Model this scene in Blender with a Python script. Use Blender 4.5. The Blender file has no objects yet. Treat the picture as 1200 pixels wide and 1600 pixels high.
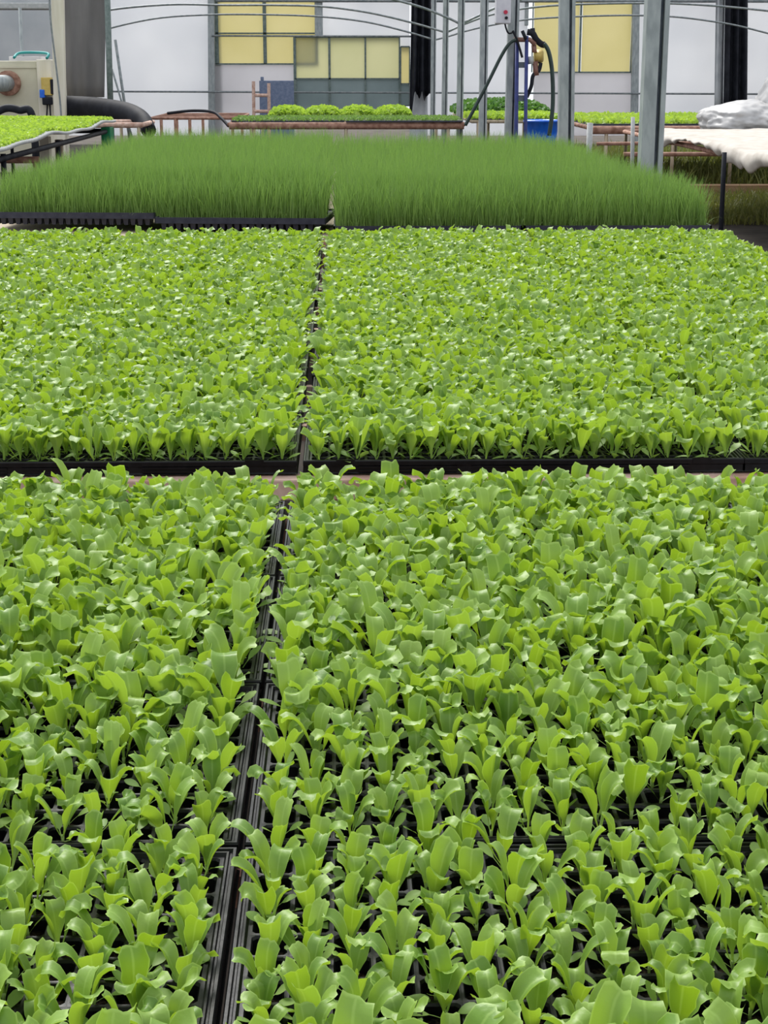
import bpy, bmesh, math, random
import numpy as np
from mathutils import Vector, noise
R = math.radians
sc = bpy.context.scene
COL = sc.collection
random.seed(7); rng = np.random.default_rng(11)

# ------------------------------------------------------------------ camera, sky, sun, exposure
F = 2520.0; CX, CY = 600.0, 800.0; CAMZ = 1.45
PITCH = R(15.36); YAW = R(1.315)
cd = bpy.data.cameras.new('camera'); cam = bpy.data.objects.new('camera', cd); COL.objects.link(cam)
cam.location = (0, 0, CAMZ); cam.rotation_euler = (math.pi/2 - PITCH, 0, -YAW)
cd.sensor_fit = 'VERTICAL'; cd.sensor_height = 24.0; cd.lens = 24.0*F/1600.0
cd.clip_start = 0.05; cd.clip_end = 300
sc.camera = cam
sc.view_settings.view_transform = 'Standard'; sc.view_settings.look = 'None'
sc.view_settings.gamma = 1; sc.view_settings.use_curve_mapping = False
sc.view_settings.exposure = 0.35
w = bpy.data.worlds.new('sky'); sc.world = w; w.use_nodes = True
wn = w.node_tree; wn.nodes.clear()
wo = wn.nodes.new('ShaderNodeOutputWorld'); wb = wn.nodes.new('ShaderNodeBackground')
wb.inputs['Color'].default_value = (0.91, 0.95, 1.0, 1); wb.inputs['Strength'].default_value = 0.9
wn.links.new(wb.outputs[0], wo.inputs[0])
sd = bpy.data.lights.new('sun', 'SUN'); so = bpy.data.objects.new('sun', sd); COL.objects.link(so)
sd.energy = 3.5; sd.angle = R(30); sd.color = (1.0, 0.97, 0.92)
so.rotation_euler = Vector((0.22, -0.62, -0.75)).to_track_quat('-Z', 'Y').to_euler()
so.location = (0, 5, 6)

fw = Vector((math.sin(YAW)*math.cos(PITCH), math.cos(YAW)*math.cos(PITCH), -math.sin(PITCH)))
rt = Vector((math.cos(YAW), -math.sin(YAW), 0)); up = rt.cross(fw)
def P(x, y, D):
    """place where the sight line through pixel x, y meets the upright plane at distance D"""
    d = fw + rt*((x-CX)/F) - up*((y-CY)/F)
    return Vector((0, 0, CAMZ)) + d*(D/d.y)
def proj(p):
    v = Vector(p) - Vector((0, 0, CAMZ)); z = v.dot(fw)
    return CX + F*v.dot(rt)/z, CY - F*v.dot(up)/z

# ------------------------------------------------------------------ helpers
def tag(o, label=None, cat=None, group=None, kind=None):
    if label: o['label'] = label
    if cat: o['category'] = cat
    if group: o['group'] = group
    if kind: o['kind'] = kind
    return o
def empty(name, loc=(0,0,0), rz=0):
    o = bpy.data.objects.new(name, None); COL.objects.link(o); o.location = loc; o.rotation_euler = (0,0,rz)
    o.empty_display_size = 0.1
    return o
class MB:
    def __init__(s): s.v = []; s.f = []
    def add(s, vs, fs):
        n = len(s.v); s.v += [tuple(v) for v in vs]; s.f += [tuple(i+n for i in f) for f in fs]; return s
    def box(s, a, b):
        x0,y0,z0 = a; x1,y1,z1 = b
        vs = [(x0,y0,z0),(x1,y0,z0),(x1,y1,z0),(x0,y1,z0),(x0,y0,z1),(x1,y0,z1),(x1,y1,z1),(x0,y1,z1)]
        return s.add(vs, [(0,3,2,1),(4,5,6,7),(0,1,5,4),(1,2,6,5),(2,3,7,6),(3,0,4,7)])
    def cbox(s, c, d): return s.box([c[i]-d[i]/2 for i in range(3)], [c[i]+d[i]/2 for i in range(3)])
    def tube(s, pts, r, n=10, cap=True):
        pts = [Vector(p) for p in pts]; rs = r if isinstance(r, (list,tuple)) else [r]*len(pts)
        base = len(s.v); a = None
        for i, p in enumerate(pts):
            t = (pts[min(i+1,len(pts)-1)] - pts[max(i-1,0)]).normalized()
            if a is None:
                a = t.orthogonal().normalized()
            else:
                a = (a - t*a.dot(t)).normalized()
            b = t.cross(a)
            for k in range(n):
                th = 2*math.pi*k/n
                s.v.append(tuple(p + (a*math.cos(th) + b*math.sin(th))*rs[i]))
        for i in range(len(pts)-1):
            for k in range(n):
                q = base+i*n; k2 = (k+1)%n
                s.f.append((q+k, q+k2, q+n+k2, q+n+k))
        if cap:
            s.f.append(tuple(base+k for k in range(n))[::-1]); q = base+(len(pts)-1)*n
            s.f.append(tuple(q+k for k in range(n)))
        return s
    def grid(s, fn, nu, nv, thick=0.0):
        """surface fn(u, v), u and v in 0..1; thick closes it into a solid skin along -z or a given vector"""
        base = len(s.v)
        for j in range(nv+1):
            for i in range(nu+1): s.v.append(tuple(fn(i/nu, j/nv)))
        W = nu+1
        for j in range(nv):
            for i in range(nu):
                q = base+j*W+i; s.f.append((q, q+1, q+W+1, q+W))
        return s
    def build(s, name, m, parent=None, smooth=False, bevel=0, solid=0, off=0):
        me = bpy.data.meshes.new(name); me.from_pydata(s.v, [], s.f); me.update()
        me.materials.append(m)
        if smooth: me.polygons.foreach_set('use_smooth', [True]*len(me.polygons))
        o = bpy.data.objects.new(name, me); COL.objects.link(o)
        if parent: o.parent = parent
        if bevel:
            b = o.modifiers.new('b', 'BEVEL'); b.width = bevel; b.segments = 2; b.limit_method = 'ANGLE'
        if solid:
            b = o.modifiers.new('s', 'SOLIDIFY'); b.thickness = solid; b.offset = off
        return o
def spline(pts, n=8):
    pts = [Vector(p) for p in pts]; out = []
    for i in range(len(pts)-1):
        p0 = pts[max(i-1,0)]; p1 = pts[i]; p2 = pts[i+1]; p3 = pts[min(i+2,len(pts)-1)]
        for k in range(n):
            t = k/n
            out.append(0.5*((2*p1)+(p2-p0)*t+(2*p0-5*p1+4*p2-p3)*t*t+(3*p1-p0-3*p2+p3)*t**3))
    out.append(pts[-1]); return out

# ------------------------------------------------------------------ materials
def mat(name, c1, c2=None, rough=0.6, metal=0.0, scale=20, bump=0.0, trans=0.0, detail=4, spec=0.5, stretch=(1,1,1), lo=0.35, hi=0.65, alpha=1.0):
    m = bpy.data.materials.new(name); m.use_nodes = True; nt = m.node_tree; nt.nodes.clear()
    N = nt.nodes.new; L = nt.links.new
    out = N('ShaderNodeOutputMaterial'); p = N('ShaderNodeBsdfPrincipled')
    p.inputs['Roughness'].default_value = rough; p.inputs['Metallic'].default_value = metal
    p.inputs['Specular IOR Level'].default_value = spec
    tc = N('ShaderNodeTexCoord'); mp = N('ShaderNodeMapping'); mp.inputs['Scale'].default_value = stretch
    L(tc.outputs['Object'], mp.inputs['Vector'])
    nz = N('ShaderNodeTexNoise'); nz.inputs['Scale'].default_value = scale; nz.inputs['Detail'].default_value = detail
    L(mp.outputs[0], nz.inputs['Vector'])
    rp = N('ShaderNodeValToRGB'); rp.color_ramp.elements[0].position = lo; rp.color_ramp.elements[1].position = hi
    rp.color_ramp.elements[0].color = (*c1, 1); rp.color_ramp.elements[1].color = (*(c2 or c1), 1)
    L(nz.outputs['Fac'], rp.inputs[0]); L(rp.outputs[0], p.inputs['Base Color'])
    if bump:
        bp = N('ShaderNodeBump'); bp.inputs['Strength'].default_value = bump; bp.inputs['Distance'].default_value = 0.01
        L(nz.outputs['Fac'], bp.inputs['Height']); L(bp.outputs[0], p.inputs['Normal'])
    sh = p.outputs[0]
    if trans:
        t = N('ShaderNodeBsdfTranslucent'); L(rp.outputs[0], t.inputs['Color'])
        mx = N('ShaderNodeMixShader'); mx.inputs[0].default_value = trans
        L(sh, mx.inputs[1]); L(t.outputs[0], mx.inputs[2]); sh = mx.outputs[0]
    if alpha < 1:
        t = N('ShaderNodeBsdfTransparent'); mx = N('ShaderNodeMixShader'); mx.inputs[0].default_value = alpha
        L(t.outputs[0], mx.inputs[1]); L(sh, mx.inputs[2]); sh = mx.outputs[0]
    L(sh, out.inputs['Surface'])
    return m
def leaf_mat(name, dark, light, tcol, trans=0.35, rough=0.42, vein=0.0, veincol=(0.45,0.6,0.2), coat=0.0):
    """leaf: colour by each leaf's own shade (attribute shade), pale midrib from the leaf's UV"""
    m = bpy.data.materials.new(name); m.use_nodes = True; nt = m.node_tree; nt.nodes.clear()
    N = nt.nodes.new; L = nt.links.new
    out = N('ShaderNodeOutputMaterial'); p = N('ShaderNodeBsdfPrincipled'); p.inputs['Roughness'].default_value = rough
    at = N('ShaderNodeAttribute'); at.attribute_name = 'shade'
    mx = N('ShaderNodeMix'); mx.data_type = 'RGBA'; mx.inputs[6].default_value = (*dark,1); mx.inputs[7].default_value = (*light,1)
    L(at.outputs['Fac'], mx.inputs[0])
    col = mx.outputs[2]
    if vein:
        uv = N('ShaderNodeUVMap'); uv.uv_map = 'UVMap'; sp = N('ShaderNodeSeparateXYZ'); L(uv.outputs[0], sp.inputs[0])
        a = N('ShaderNodeMath'); a.operation = 'SUBTRACT'; a.inputs[1].default_value = 0.5; L(sp.outputs[0], a.inputs[0])
        b = N('ShaderNodeMath'); b.operation = 'ABSOLUTE'; L(a.outputs[0], b.inputs[0])
        c = N('ShaderNodeMapRange'); c.inputs[1].default_value = 0.02; c.inputs[2].default_value = 0.06; c.inputs[3].default_value = vein; c.inputs[4].default_value = 0.0
        L(b.outputs[0], c.inputs[0])
        # towards the stalk the leaf itself is paler
        d = N('ShaderNodeMapRange'); d.inputs[1].default_value = 0.1; d.inputs[2].default_value = 0.5; d.inputs[3].default_value = 0.6; d.inputs[4].default_value = 0.0
        L(sp.outputs[1], d.inputs[0])
        e = N('ShaderNodeMath'); e.operation = 'MAXIMUM'; L(c.outputs[0], e.inputs[0]); L(d.outputs[0], e.inputs[1])
        # pale leaf margin
        g1 = N('ShaderNodeMapRange'); g1.inputs[1].default_value = 0.455; g1.inputs[2].default_value = 0.49; g1.inputs[3].default_value = 0.0; g1.inputs[4].default_value = 0.55; L(b.outputs[0], g1.inputs[0])
        g2 = N('ShaderNodeMapRange'); g2.inputs[1].default_value = 0.955; g2.inputs[2].default_value = 0.985; g2.inputs[3].default_value = 0.0; g2.inputs[4].default_value = 0.6; L(sp.outputs[1], g2.inputs[0])
        g3 = N('ShaderNodeMath'); g3.operation = 'MAXIMUM'; L(g1.outputs[0], g3.inputs[0]); L(g2.outputs[0], g3.inputs[1])
        e2 = N('ShaderNodeMath'); e2.operation = 'MAXIMUM'; L(e.outputs[0], e2.inputs[0]); L(g3.outputs[0], e2.inputs[1]); e = e2
        m2 = N('ShaderNodeMix'); m2.data_type = 'RGBA'; L(e.outputs[0], m2.inputs[0]); L(col, m2.inputs[6]); m2.inputs[7].default_value = (*veincol,1)
        col = m2.outputs[2]
        nz = N('ShaderNodeTexNoise'); nz.inputs['Scale'].default_value = 260; tc = N('ShaderNodeTexCoord'); L(tc.outputs['Object'], nz.inputs['Vector'])
        bp = N('ShaderNodeBump'); bp.inputs['Strength'].default_value = 0.25; bp.inputs['Distance'].default_value = 0.001
        L(nz.outputs['Fac'], bp.inputs['Height']); L(bp.outputs[0], p.inputs['Normal'])
    L(col, p.inputs['Base Color'])
    t = N('ShaderNodeBsdfTranslucent')
    mt = N('ShaderNodeMix'); mt.data_type = 'RGBA'; mt.blend_type = 'MIX'; mt.inputs[0].default_value = 0.6
    L(col, mt.inputs[6]); mt.inputs[7].default_value = (*tcol,1); L(mt.outputs[2], t.inputs['Color'])
    ms = N('ShaderNodeMixShader'); ms.inputs[0].default_value = trans
    L(p.outputs[0], ms.inputs[1]); L(t.outputs[0], ms.inputs[2]); L(ms.outputs[0], out.inputs['Surface'])
    return m
M = {}
M['leaf'] = leaf_mat('lettuce_leaf', (0.13,0.26,0.035), (0.28,0.43,0.08), (0.40,0.58,0.0), 0.38, 0.43, 0.35, (0.42,0.60,0.16))
M['seed_leaf'] = leaf_mat('seed_leaf', (0.22,0.38,0.08), (0.34,0.5,0.13), (0.4,0.6,0.05), 0.3, 0.5)
M['stem'] = mat('seedling_stem', (0.42,0.55,0.2), (0.3,0.48,0.1), 0.5, trans=0.2)
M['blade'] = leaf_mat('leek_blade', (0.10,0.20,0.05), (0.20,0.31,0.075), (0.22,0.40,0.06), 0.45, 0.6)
M['lime'] = leaf_mat('lime_leaf', (0.26,0.42,0.05), (0.46,0.62,0.11), (0.5,0.7,0.04), 0.4, 0.6)
M['dgreen'] = leaf_mat('dark_leaf', (0.06,0.17,0.035), (0.14,0.30,0.06), (0.14,0.3,0.03), 0.3, 0.5)
M['weed'] = leaf_mat('weed_leaf', (0.045,0.075,0.015), (0.22,0.22,0.05), (0.2,0.25,0.03), 0.3, 0.6)
M['tray'] = mat('black_plastic', (0.004,0.004,0.005), (0.010,0.010,0.012), 0.32, scale=60, bump=0.04, lo=0.4, hi=0.8, spec=0.25)
M['tray_far'] = mat('grey_black_plastic', (0.012,0.014,0.03), (0.03,0.032,0.05), 0.35, scale=30)
M['soil'] = mat('peat_soil', (0.006,0.004,0.003), (0.05,0.035,0.022), 1.0, scale=350, bump=0.6, lo=0.45, hi=0.75, spec=0.1)
M['rust'] = mat('rusty_pipe', (0.20,0.09,0.06), (0.40,0.23,0.17), 0.8, scale=14, bump=0.3)
M['rustlight'] = mat('pink_rusty_steel', (0.42,0.25,0.19), (0.62,0.45,0.38), 0.8, scale=20, bump=0.3)
M['galv'] = mat('galvanised_steel', (0.25,0.28,0.29), (0.35,0.38,0.39), 0.55, metal=0.3, scale=9, bump=0.05, stretch=(3,3,1))
M['galvdark'] = mat('dark_slot', (0.07,0.09,0.12), (0.12,0.14,0.17), 0.6, metal=0.3)
M['hoop'] = mat('hoop_tube', (0.16,0.19,0.20), (0.27,0.29,0.30), 0.5, metal=0.4)
M['plastic'] = mat('greenhouse_film', (0.80,0.81,0.835), (0.89,0.895,0.91), 0.4, scale=0.6, trans=0.55, detail=2, bump=0.1)
M['plasticgrey'] = mat('greyed_film', (0.50,0.53,0.56), (0.62,0.64,0.66), 0.5, scale=1.5, trans=0.2)
M['whitewall'] = mat('white_panel', (0.68,0.67,0.69), (0.76,0.75,0.77), 0.5, scale=0.8, trans=0.5)
M['yellow'] = mat('yellow_pane', (0.79,0.74,0.46), (0.83,0.78,0.52), 0.35, scale=0.9, trans=0.6)
M['paleyellow'] = mat('pale_yellow_pane', (0.72,0.72,0.50), (0.78,0.77,0.56), 0.3, scale=0.9, trans=0.6)
M['greypane'] = mat('grey_green_pane', (0.28,0.34,0.35), (0.36,0.42,0.43), 0.3, scale=1.2, trans=0.5)
M['frame'] = mat('dark_frame', (0.09,0.13,0.12), (0.16,0.20,0.19), 0.5, metal=0.2)
M['black'] = mat('black_plastic_sheet', (0.010,0.011,0.016), (0.022,0.024,0.032), 0.65, scale=6, bump=0.3, spec=0.15)
M['net'] = mat('grey_shade_net', (0.12,0.115,0.115), (0.17,0.165,0.165), 0.8, scale=5, stretch=(1,1,0.15), alpha=0.85)
M['netlight'] = mat('pale_net', (0.40,0.42,0.45), (0.5,0.52,0.54), 0.8, scale=5, alpha=0.9)
M['hose'] = mat('dark_green_hose', (0.006,0.022,0.018), (0.012,0.035,0.03), 0.4)
M['blue'] = mat('blue_pipe', (0.010,0.02,0.13), (0.02,0.035,0.19), 0.45)
M['tub'] = mat('blue_plastic_tub', (0.0,0.10,0.60), (0.01,0.15,0.70), 0.4)
M['boxgrey'] = mat('grey_enclosure', (0.50,0.50,0.56), (0.56,0.56,0.61), 0.5)
M['red'] = mat('red_button', (0.45,0.02,0.06))
M['brown'] = mat('bronze_brown', (0.16,0.07,0.05), (0.26,0.13,0.10), 0.5)
M['beige'] = mat('beige_paint', (0.52,0.50,0.38), (0.60,0.57,0.45), 0.6, scale=3)
M['cream'] = mat('cream_wood', (0.66,0.62,0.50), (0.74,0.70,0.60), 0.7, scale=4, stretch=(4,4,0.5))
M['ochre'] = mat('ochre_box', (0.50,0.36,0.08), (0.56,0.42,0.12), 0.5)
M['wood'] = mat('grey_wood', (0.34,0.27,0.19), (0.48,0.40,0.30), 0.8, scale=10, stretch=(5,5,0.6))
M['cloth'] = mat('cream_fleece', (0.47,0.43,0.38), (0.58,0.545,0.50), 0.9, scale=7, bump=0.35, trans=0.1)
M['film'] = mat('crumpled_film', (0.48,0.48,0.49), (0.62,0.61,0.61), 0.45, scale=6, bump=0.5, trans=0.25)
M['foam'] = mat('grey_foam', (0.36,0.38,0.38), (0.46,0.47,0.47), 0.8)
M['crate'] = mat('slate_blue_plastic', (0.10,0.14,0.24), (0.16,0.20,0.30), 0.5)
M['teal'] = mat('teal_hose', (0.02,0.28,0.27))
M['green'] = mat('green_plastic', (0.0,0.16,0.05), (0.0,0.2,0.08), 0.5)
M['ground'] = mat('earth_floor', (0.035,0.027,0.022), (0.085,0.066,0.05), 0.95, scale=3, bump=0.8, detail=8)
M['timber'] = mat('timber_edging', (0.30,0.17,0.09), (0.45,0.30,0.18), 0.85, scale=5, stretch=(0.5,4,4))

# ------------------------------------------------------------------ setting
YW = 33.2
def pxbox(mb, x0, y0, x1, y1, D, dep):
    a = P(x0, y1, D); b = P(x1, y0, D); mb.box((a.x, D, a.z), (b.x, D+dep, b.z)); return mb
g = MB().box((-30,-4,-0.2), (32,60,0.0)).build('floor', M['ground']); tag(g, 'dark earth floor of the greenhouse under the benches', 'floor', kind='structure')
wl = MB()
for q in ((-90,-300,335,212),(494,-300,641,57),(335,-300,494,-60),(624,58,641,73),(641,-300,832,212),(832,-300,990,-60),(990,-300,1330,212)): pxbox(wl, *q, YW, 0.03)
wl = wl.build('wall_back', M['plastic'])
tag(wl, 'milky plastic film end wall of the greenhouse', 'wall', kind='structure')
o = MB(); pxbox(o, -60, -250, 97, 182, 30.0, 0.03); o = o.build('wall_left', M['plasticgrey']); tag(o, 'greyed film wall bay behind the heater', 'wall', kind='structure')
# lower solid band of the wall
o = pxbox(MB(), 335, 100, 461, 212, YW-0.03, 0.03).build('trim_1', M['whitewall']); tag(o, 'white panel band below the first yellow window', 'trim', kind='structure')
o = pxbox(MB(), 832, 113, 990, 212, YW-0.03, 0.03).build('trim_2', M['whitewall']); tag(o, 'white panel band below the second yellow window', 'trim', kind='structure')
def window(name, x0, y0, x1, y1, vs, hs, pane, label, D=YW-0.06, cat='window'):
    t = empty(name, P((x0+x1)/2, y1, D)); tag(t, label, cat, kind='structure')
    T = t.location
    def rel(mb): mb.v = [(v[0]-T.x, v[1]-T.y, v[2]-T.z) for v in mb.v]; return mb
    f = MB()
    for (a,b,c,d) in [(x0,y1-1.2,x1,y1+1.2),(x0,y0-1.2,x1,y0+1.2)] + [(x0,h-1.1,x1,h+1.1) for h in hs] + [(x-1.2,y0,x+1.2,y1) for x in [x0,x1]+vs]:
        pxbox(f, a, b, c, d, D-0.02, 0.05)
    rel(f).build('window_frame' if cat=='window' else 'door_frame', M['frame'], t)
    xs = [x0]+vs+[x1]; ys = [y0]+hs+[y1]
    if pane:
        for i in range(len(xs)-1):
            for j in range(len(ys)-1):
                rel(pxbox(MB(), xs[i]-0.3, ys[j]+0.3, xs[i+1]+0.3, ys[j+1]+0.3, D+0.035, 0.015)).build('pane', pane[j] if isinstance(pane, list) else pane, t)
    return t
window('window_1', 337, -60, 494, 100, [413], [52], M['yellow'], 'yellow panelled window high on the end wall')
window('window_2', 833, -60, 990, 113, [908], [], M['yellow'], 'yellow panelled window right of the irrigation pipes')
window('door_1', 461, 58, 624, 190, [515, 571], [123], [M['paleyellow'], M['greypane']], 'panelled door with pale yellow upper and grey lower panes', YW-0.12, 'door')
window('window_3', 626, 73, 640, 165, [], [131], [M['yellow'], M['greypane']], 'narrow yellow and grey side light beside the door', YW-0.12)
# rails and uprights of the end wall
def rail(x0, y0, x1, y1, D, r, label, name, m=M['hoop'], cat='rail', **k):
    a = P(x0,y0,D); b = P(x1,y1,D)
    if 'pole' in name: b = b+(b-a)*(b.z/(a.z-b.z))
    o = MB().tube([a, b], r, 8).build(name, m, smooth=True); tag(o, label, cat, **k); return o
rail(174, 143, 1185, 147, YW-0.3, 0.018, 'thin dark pipe running along the lower end wall', 'wall_pipe', cat='pipe')
rail(331, 56, 660, 57, YW-0.22, 0.018, 'thin pipe just above the panelled door', 'wall_pipe', cat='pipe')
rail(337, 1, 1250, 2, YW-0.2, 0.03, 'grey beam crossing the end wall at the top of the picture', 'wall_beam', cat='beam')
def upright(x0, x1, w, label, D=YW-0.16, ybot=200, m='galv'):
    a = P(x0, -200, D); b = P(x1, ybot, D); b = b + (b-a)*(b.z/(a.z-b.z)) if b.z > 0 else b
    s = w*D/F/2
    t = MB(); vs = []
    for p in (b, a):
        vs += [(p.x-s, D-0.05, p.z), (p.x+s, D-0.05, p.z), (p.x+s, D+0.05, p.z), (p.x-s, D+0.05, p.z)]
    t.add(vs, [(0,3,2,1),(4,5,6,7),(0,1,5,4),(1,2,6,5),(2,3,7,6),(3,0,4,7)])
    o = t.build('wall_post', M[m], bevel=0.01); tag(o, label, 'post', 'uprights of the end wall'); return o
upright(329, 331, 10, 'grey steel upright left of the first yellow window')
t = MB(); pxbox(t, 492, -200, 502, 57, YW-0.16, 0.1); o = t.build('wall_post', M['galv'], bevel=0.01); tag(o, 'grey steel upright above the panelled door', 'post', 'uprights of the end wall')
upright(996, 991, 11, 'grey steel upright right of the second yellow window')
t = MB(); pxbox(t, 820, -200, 831, 40, YW-0.16, 0.1); o = t.build('wall_post', M['galv'], bevel=0.01); tag(o, 'short grey steel upright left of the second yellow window', 'post', 'uprights of the end wall')

# curtains -----------------------------------------------------------------
def curtain(pts_top, pts_bot, D, m, name, label, amp=0.03, n=60, ragged=0.0, cat='curtain', waves=8):
    xl0, xr0, yt = pts_top; xl1, xr1, yb = pts_bot
    def fn(u, v):
        xa = xl0+(xl1-xl0)*v; xb = xr0+(xr1-xr0)*v
        yy = yb
        if ragged: yy = yb + ragged*noise.noise(Vector((u*6, 1.3, 0))) * 2 - ragged*1.2*(1-abs(2*u-1))
        p = P(xa+(xb-xa)*u, yt+(yy-yt)*v, D)
        p.y += amp*math.sin(u*waves*2*math.pi + 0.6*v) + amp*0.7*math.sin(u*17+v*2)
        return p
    o = MB().grid(fn, n, 12).build(name, m, smooth=True, solid=0.004); tag(o, label, cat); return o
curtain((92, 168, -120), (99, 163, 152), 25.5, M['net'], 'shade_curtain', 'grey shade net hanging behind the black duct', 0.012, waves=3)
curtain((645, 672, -80), (640, 676, 165), YW-0.8, M['black'], 'black_curtain', 'torn black curtain hanging beside the panelled door', 0.05, ragged=16, waves=3)
curtain((1132, 1168, -80), (1128, 1168, 170), YW-0.8, M['black'], 'black_curtain', 'gathered black curtain hanging behind the crumpled white film', 0.05, waves=3)
curtain((1120, 1134, -80), (1117, 1131, 172), YW-0.7, M['netlight'], 'pale_curtain', 'pale grey net gathered against the right black curtain', 0.04, waves=2)
curtain((640, 668, 128), (640, 668, 225), YW-0.55, M['netlight'], 'pale_curtain', 'pale grey sheet showing below the torn black curtain', 0.03, waves=2)

# hoops ------------------------------------------------------------------
def hoop(pix, D, r, label):
    o = MB().tube(spline([P(x,y,D) for x,y in pix], 10), r, 8).build('roof_hoop', M['hoop'], smooth=True)
    tag(o, label, 'hoop', 'thin steel hoops spanning the far bays'); return o
PY = {'A': 8.5, 'B': 11.8, 'C': 15.6, 'D': 19.0, 'E': 22.7, 'F': 26.3, 'G': 29.8}
hoop([(97,35),(135,23),(190,13),(270,7),(350,8),(430,8),(500,10),(560,17),(610,27),(660,40),(697,51)], PY['F'], 0.016, 'upper steel hoop crossing the left bay below the roof')
hoop([(132,58),(180,42),(250,28),(330,23),(420,23),(500,26),(570,34),(630,48),(677,62)], PY['G'], 0.016, 'lowest steel hoop crossing the left bay, furthest back')
hoop([(560,-12),(610,-2),(660,12),(700,28),(718,37)], PY['E'], 0.016, 'steel hoop dropping to the middle post of the row from the top edge')
hoop([(677,63),(700,57),(730,48),(775,38),(830,30),(900,26),(980,24),(1050,26),(1110,33),(1160,42),(1230,60)], PY['G'], 0.016, 'lowest steel hoop crossing the right bay, furthest back')
hoop([(697,51),(730,36),(772,22),(830,12),(900,7),(1010,5),(1100,8),(1200,17),(1260,26)], PY['F'], 0.016, 'upper steel hoop crossing the right bay below the roof')
hoop([(719,38),(745,26),(775,12),(810,0),(850,-12)], PY['E'], 0.016, 'short steel hoop end rising right from the middle post of the row')

# the row of posts ---------------------------------------------------------
def post(D, xt, xb, w, label, thr=0.42):
    a = P(xt, 0, D); b = P(xb, 200, D); d = (a-b)/(a.z-b.z)
    top = b + d*(3.3-b.z); bot = b + d*(0-b.z)
    t = empty('steel_post', bot); tag(t, label, 'post', 'row of galvanised posts')
    s = w/2; dp = 0.05
    def seg(x0, x1, y0, y1, name, m):
        vs = []
        for p in (bot, top):
            q = p-bot
            vs += [(q.x+x0, y0, q.z), (q.x+x1, y0, q.z), (q.x+x1, y1, q.z), (q.x+x0, y1, q.z)]
        return MB().add(vs, [(0,3,2,1),(4,5,6,7),(0,1,5,4),(1,2,6,5),(2,3,7,6),(3,0,4,7)]).build(name, m, t, bevel=0.003)
    seg(-s, s*0.22, -dp, dp, 'channel', M['galv'])
    seg(s*0.22, s*0.55, -dp*0.25, dp, 'slot', M['galvdark'])
    seg(s*0.55, s, -dp, dp, 'flange', M['galv'])
    return t
post(PY['A'], 1027, 1018, 0.115, 'nearest galvanised channel post, in front of the cream fleece bench')
post(PY['B'], 886, 884, 0.108, 'galvanised channel post second nearest, right of the blue tub')
post(PY['C'], 803, 797, 0.10, 'galvanised post carrying the grey switch box and blue pipes')
post(PY['D'], 757, 754, 0.088, 'galvanised post left of the one carrying the switch box')
post(PY['E'], 721, 718, 0.088, 'galvanised post standing at the right end of the rusty lettuce bench')
post(PY['F'], 697, 694, 0.088, 'slim far galvanised post, second to the right of the torn black curtain')
post(PY['G'], 678, 676, 0.088, 'farthest slim galvanised post, just beside the torn black curtain')

# ------------------------------------------------------------------ benches
def bench(name, label, x0, x1, y0, y1, ztop, pr=0.022, m=M['rust'], rows=(), legs=None, legm=None, low=None, front=None, square=0):
    t = empty(name, ((x0+x1)/2, y0, 0)); tag(t, label, 'bench'); T = t.location
    def L(mb): mb.v = [(v[0]-T.x, v[1]-T.y, v[2]) for v in mb.v]; return mb
    z = ztop-pr
    fr = front or pr
    if square: L(MB().box((x0,y0-0.014,ztop-square),(x1,y0+0.03,ztop-0.003))).build('front_rail', m, t, bevel=0.003)
    else: L(MB().tube([(x0,y0+fr,ztop-fr),(x1,y0+fr,ztop-fr)], fr, 10)).build('front_rail', m, t, smooth=True)
    L(MB().tube([(x0,y1-pr,z),(x1,y1-pr,z)], pr, 10)).build('rear_rail', m, t, smooth=True)
    for x in (x0, x1): L(MB().tube([(x,y0+fr,z),(x,y1-pr,z)], pr*0.9, 8)).build('side_rail', m, t, smooth=True)
    for y in rows: L(MB().box((x0,y-0.012,ztop-0.03),(x1,y+0.012,ztop))).build('crossbar', m, t)
    for x in (legs or []):
        for y in (y0+fr, y1-pr):
            L(MB().tube([(x,y,0),(x,y,z-pr*0.5)], 0.022, 8)).build('leg', legm or m, t, smooth=True)
    if low is not None:
        L(MB().tube([(x0,y1-pr,low),(x1,y1-pr,low)], pr, 8)).build('lower_rail', m, t, smooth=True)
    return t

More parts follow.
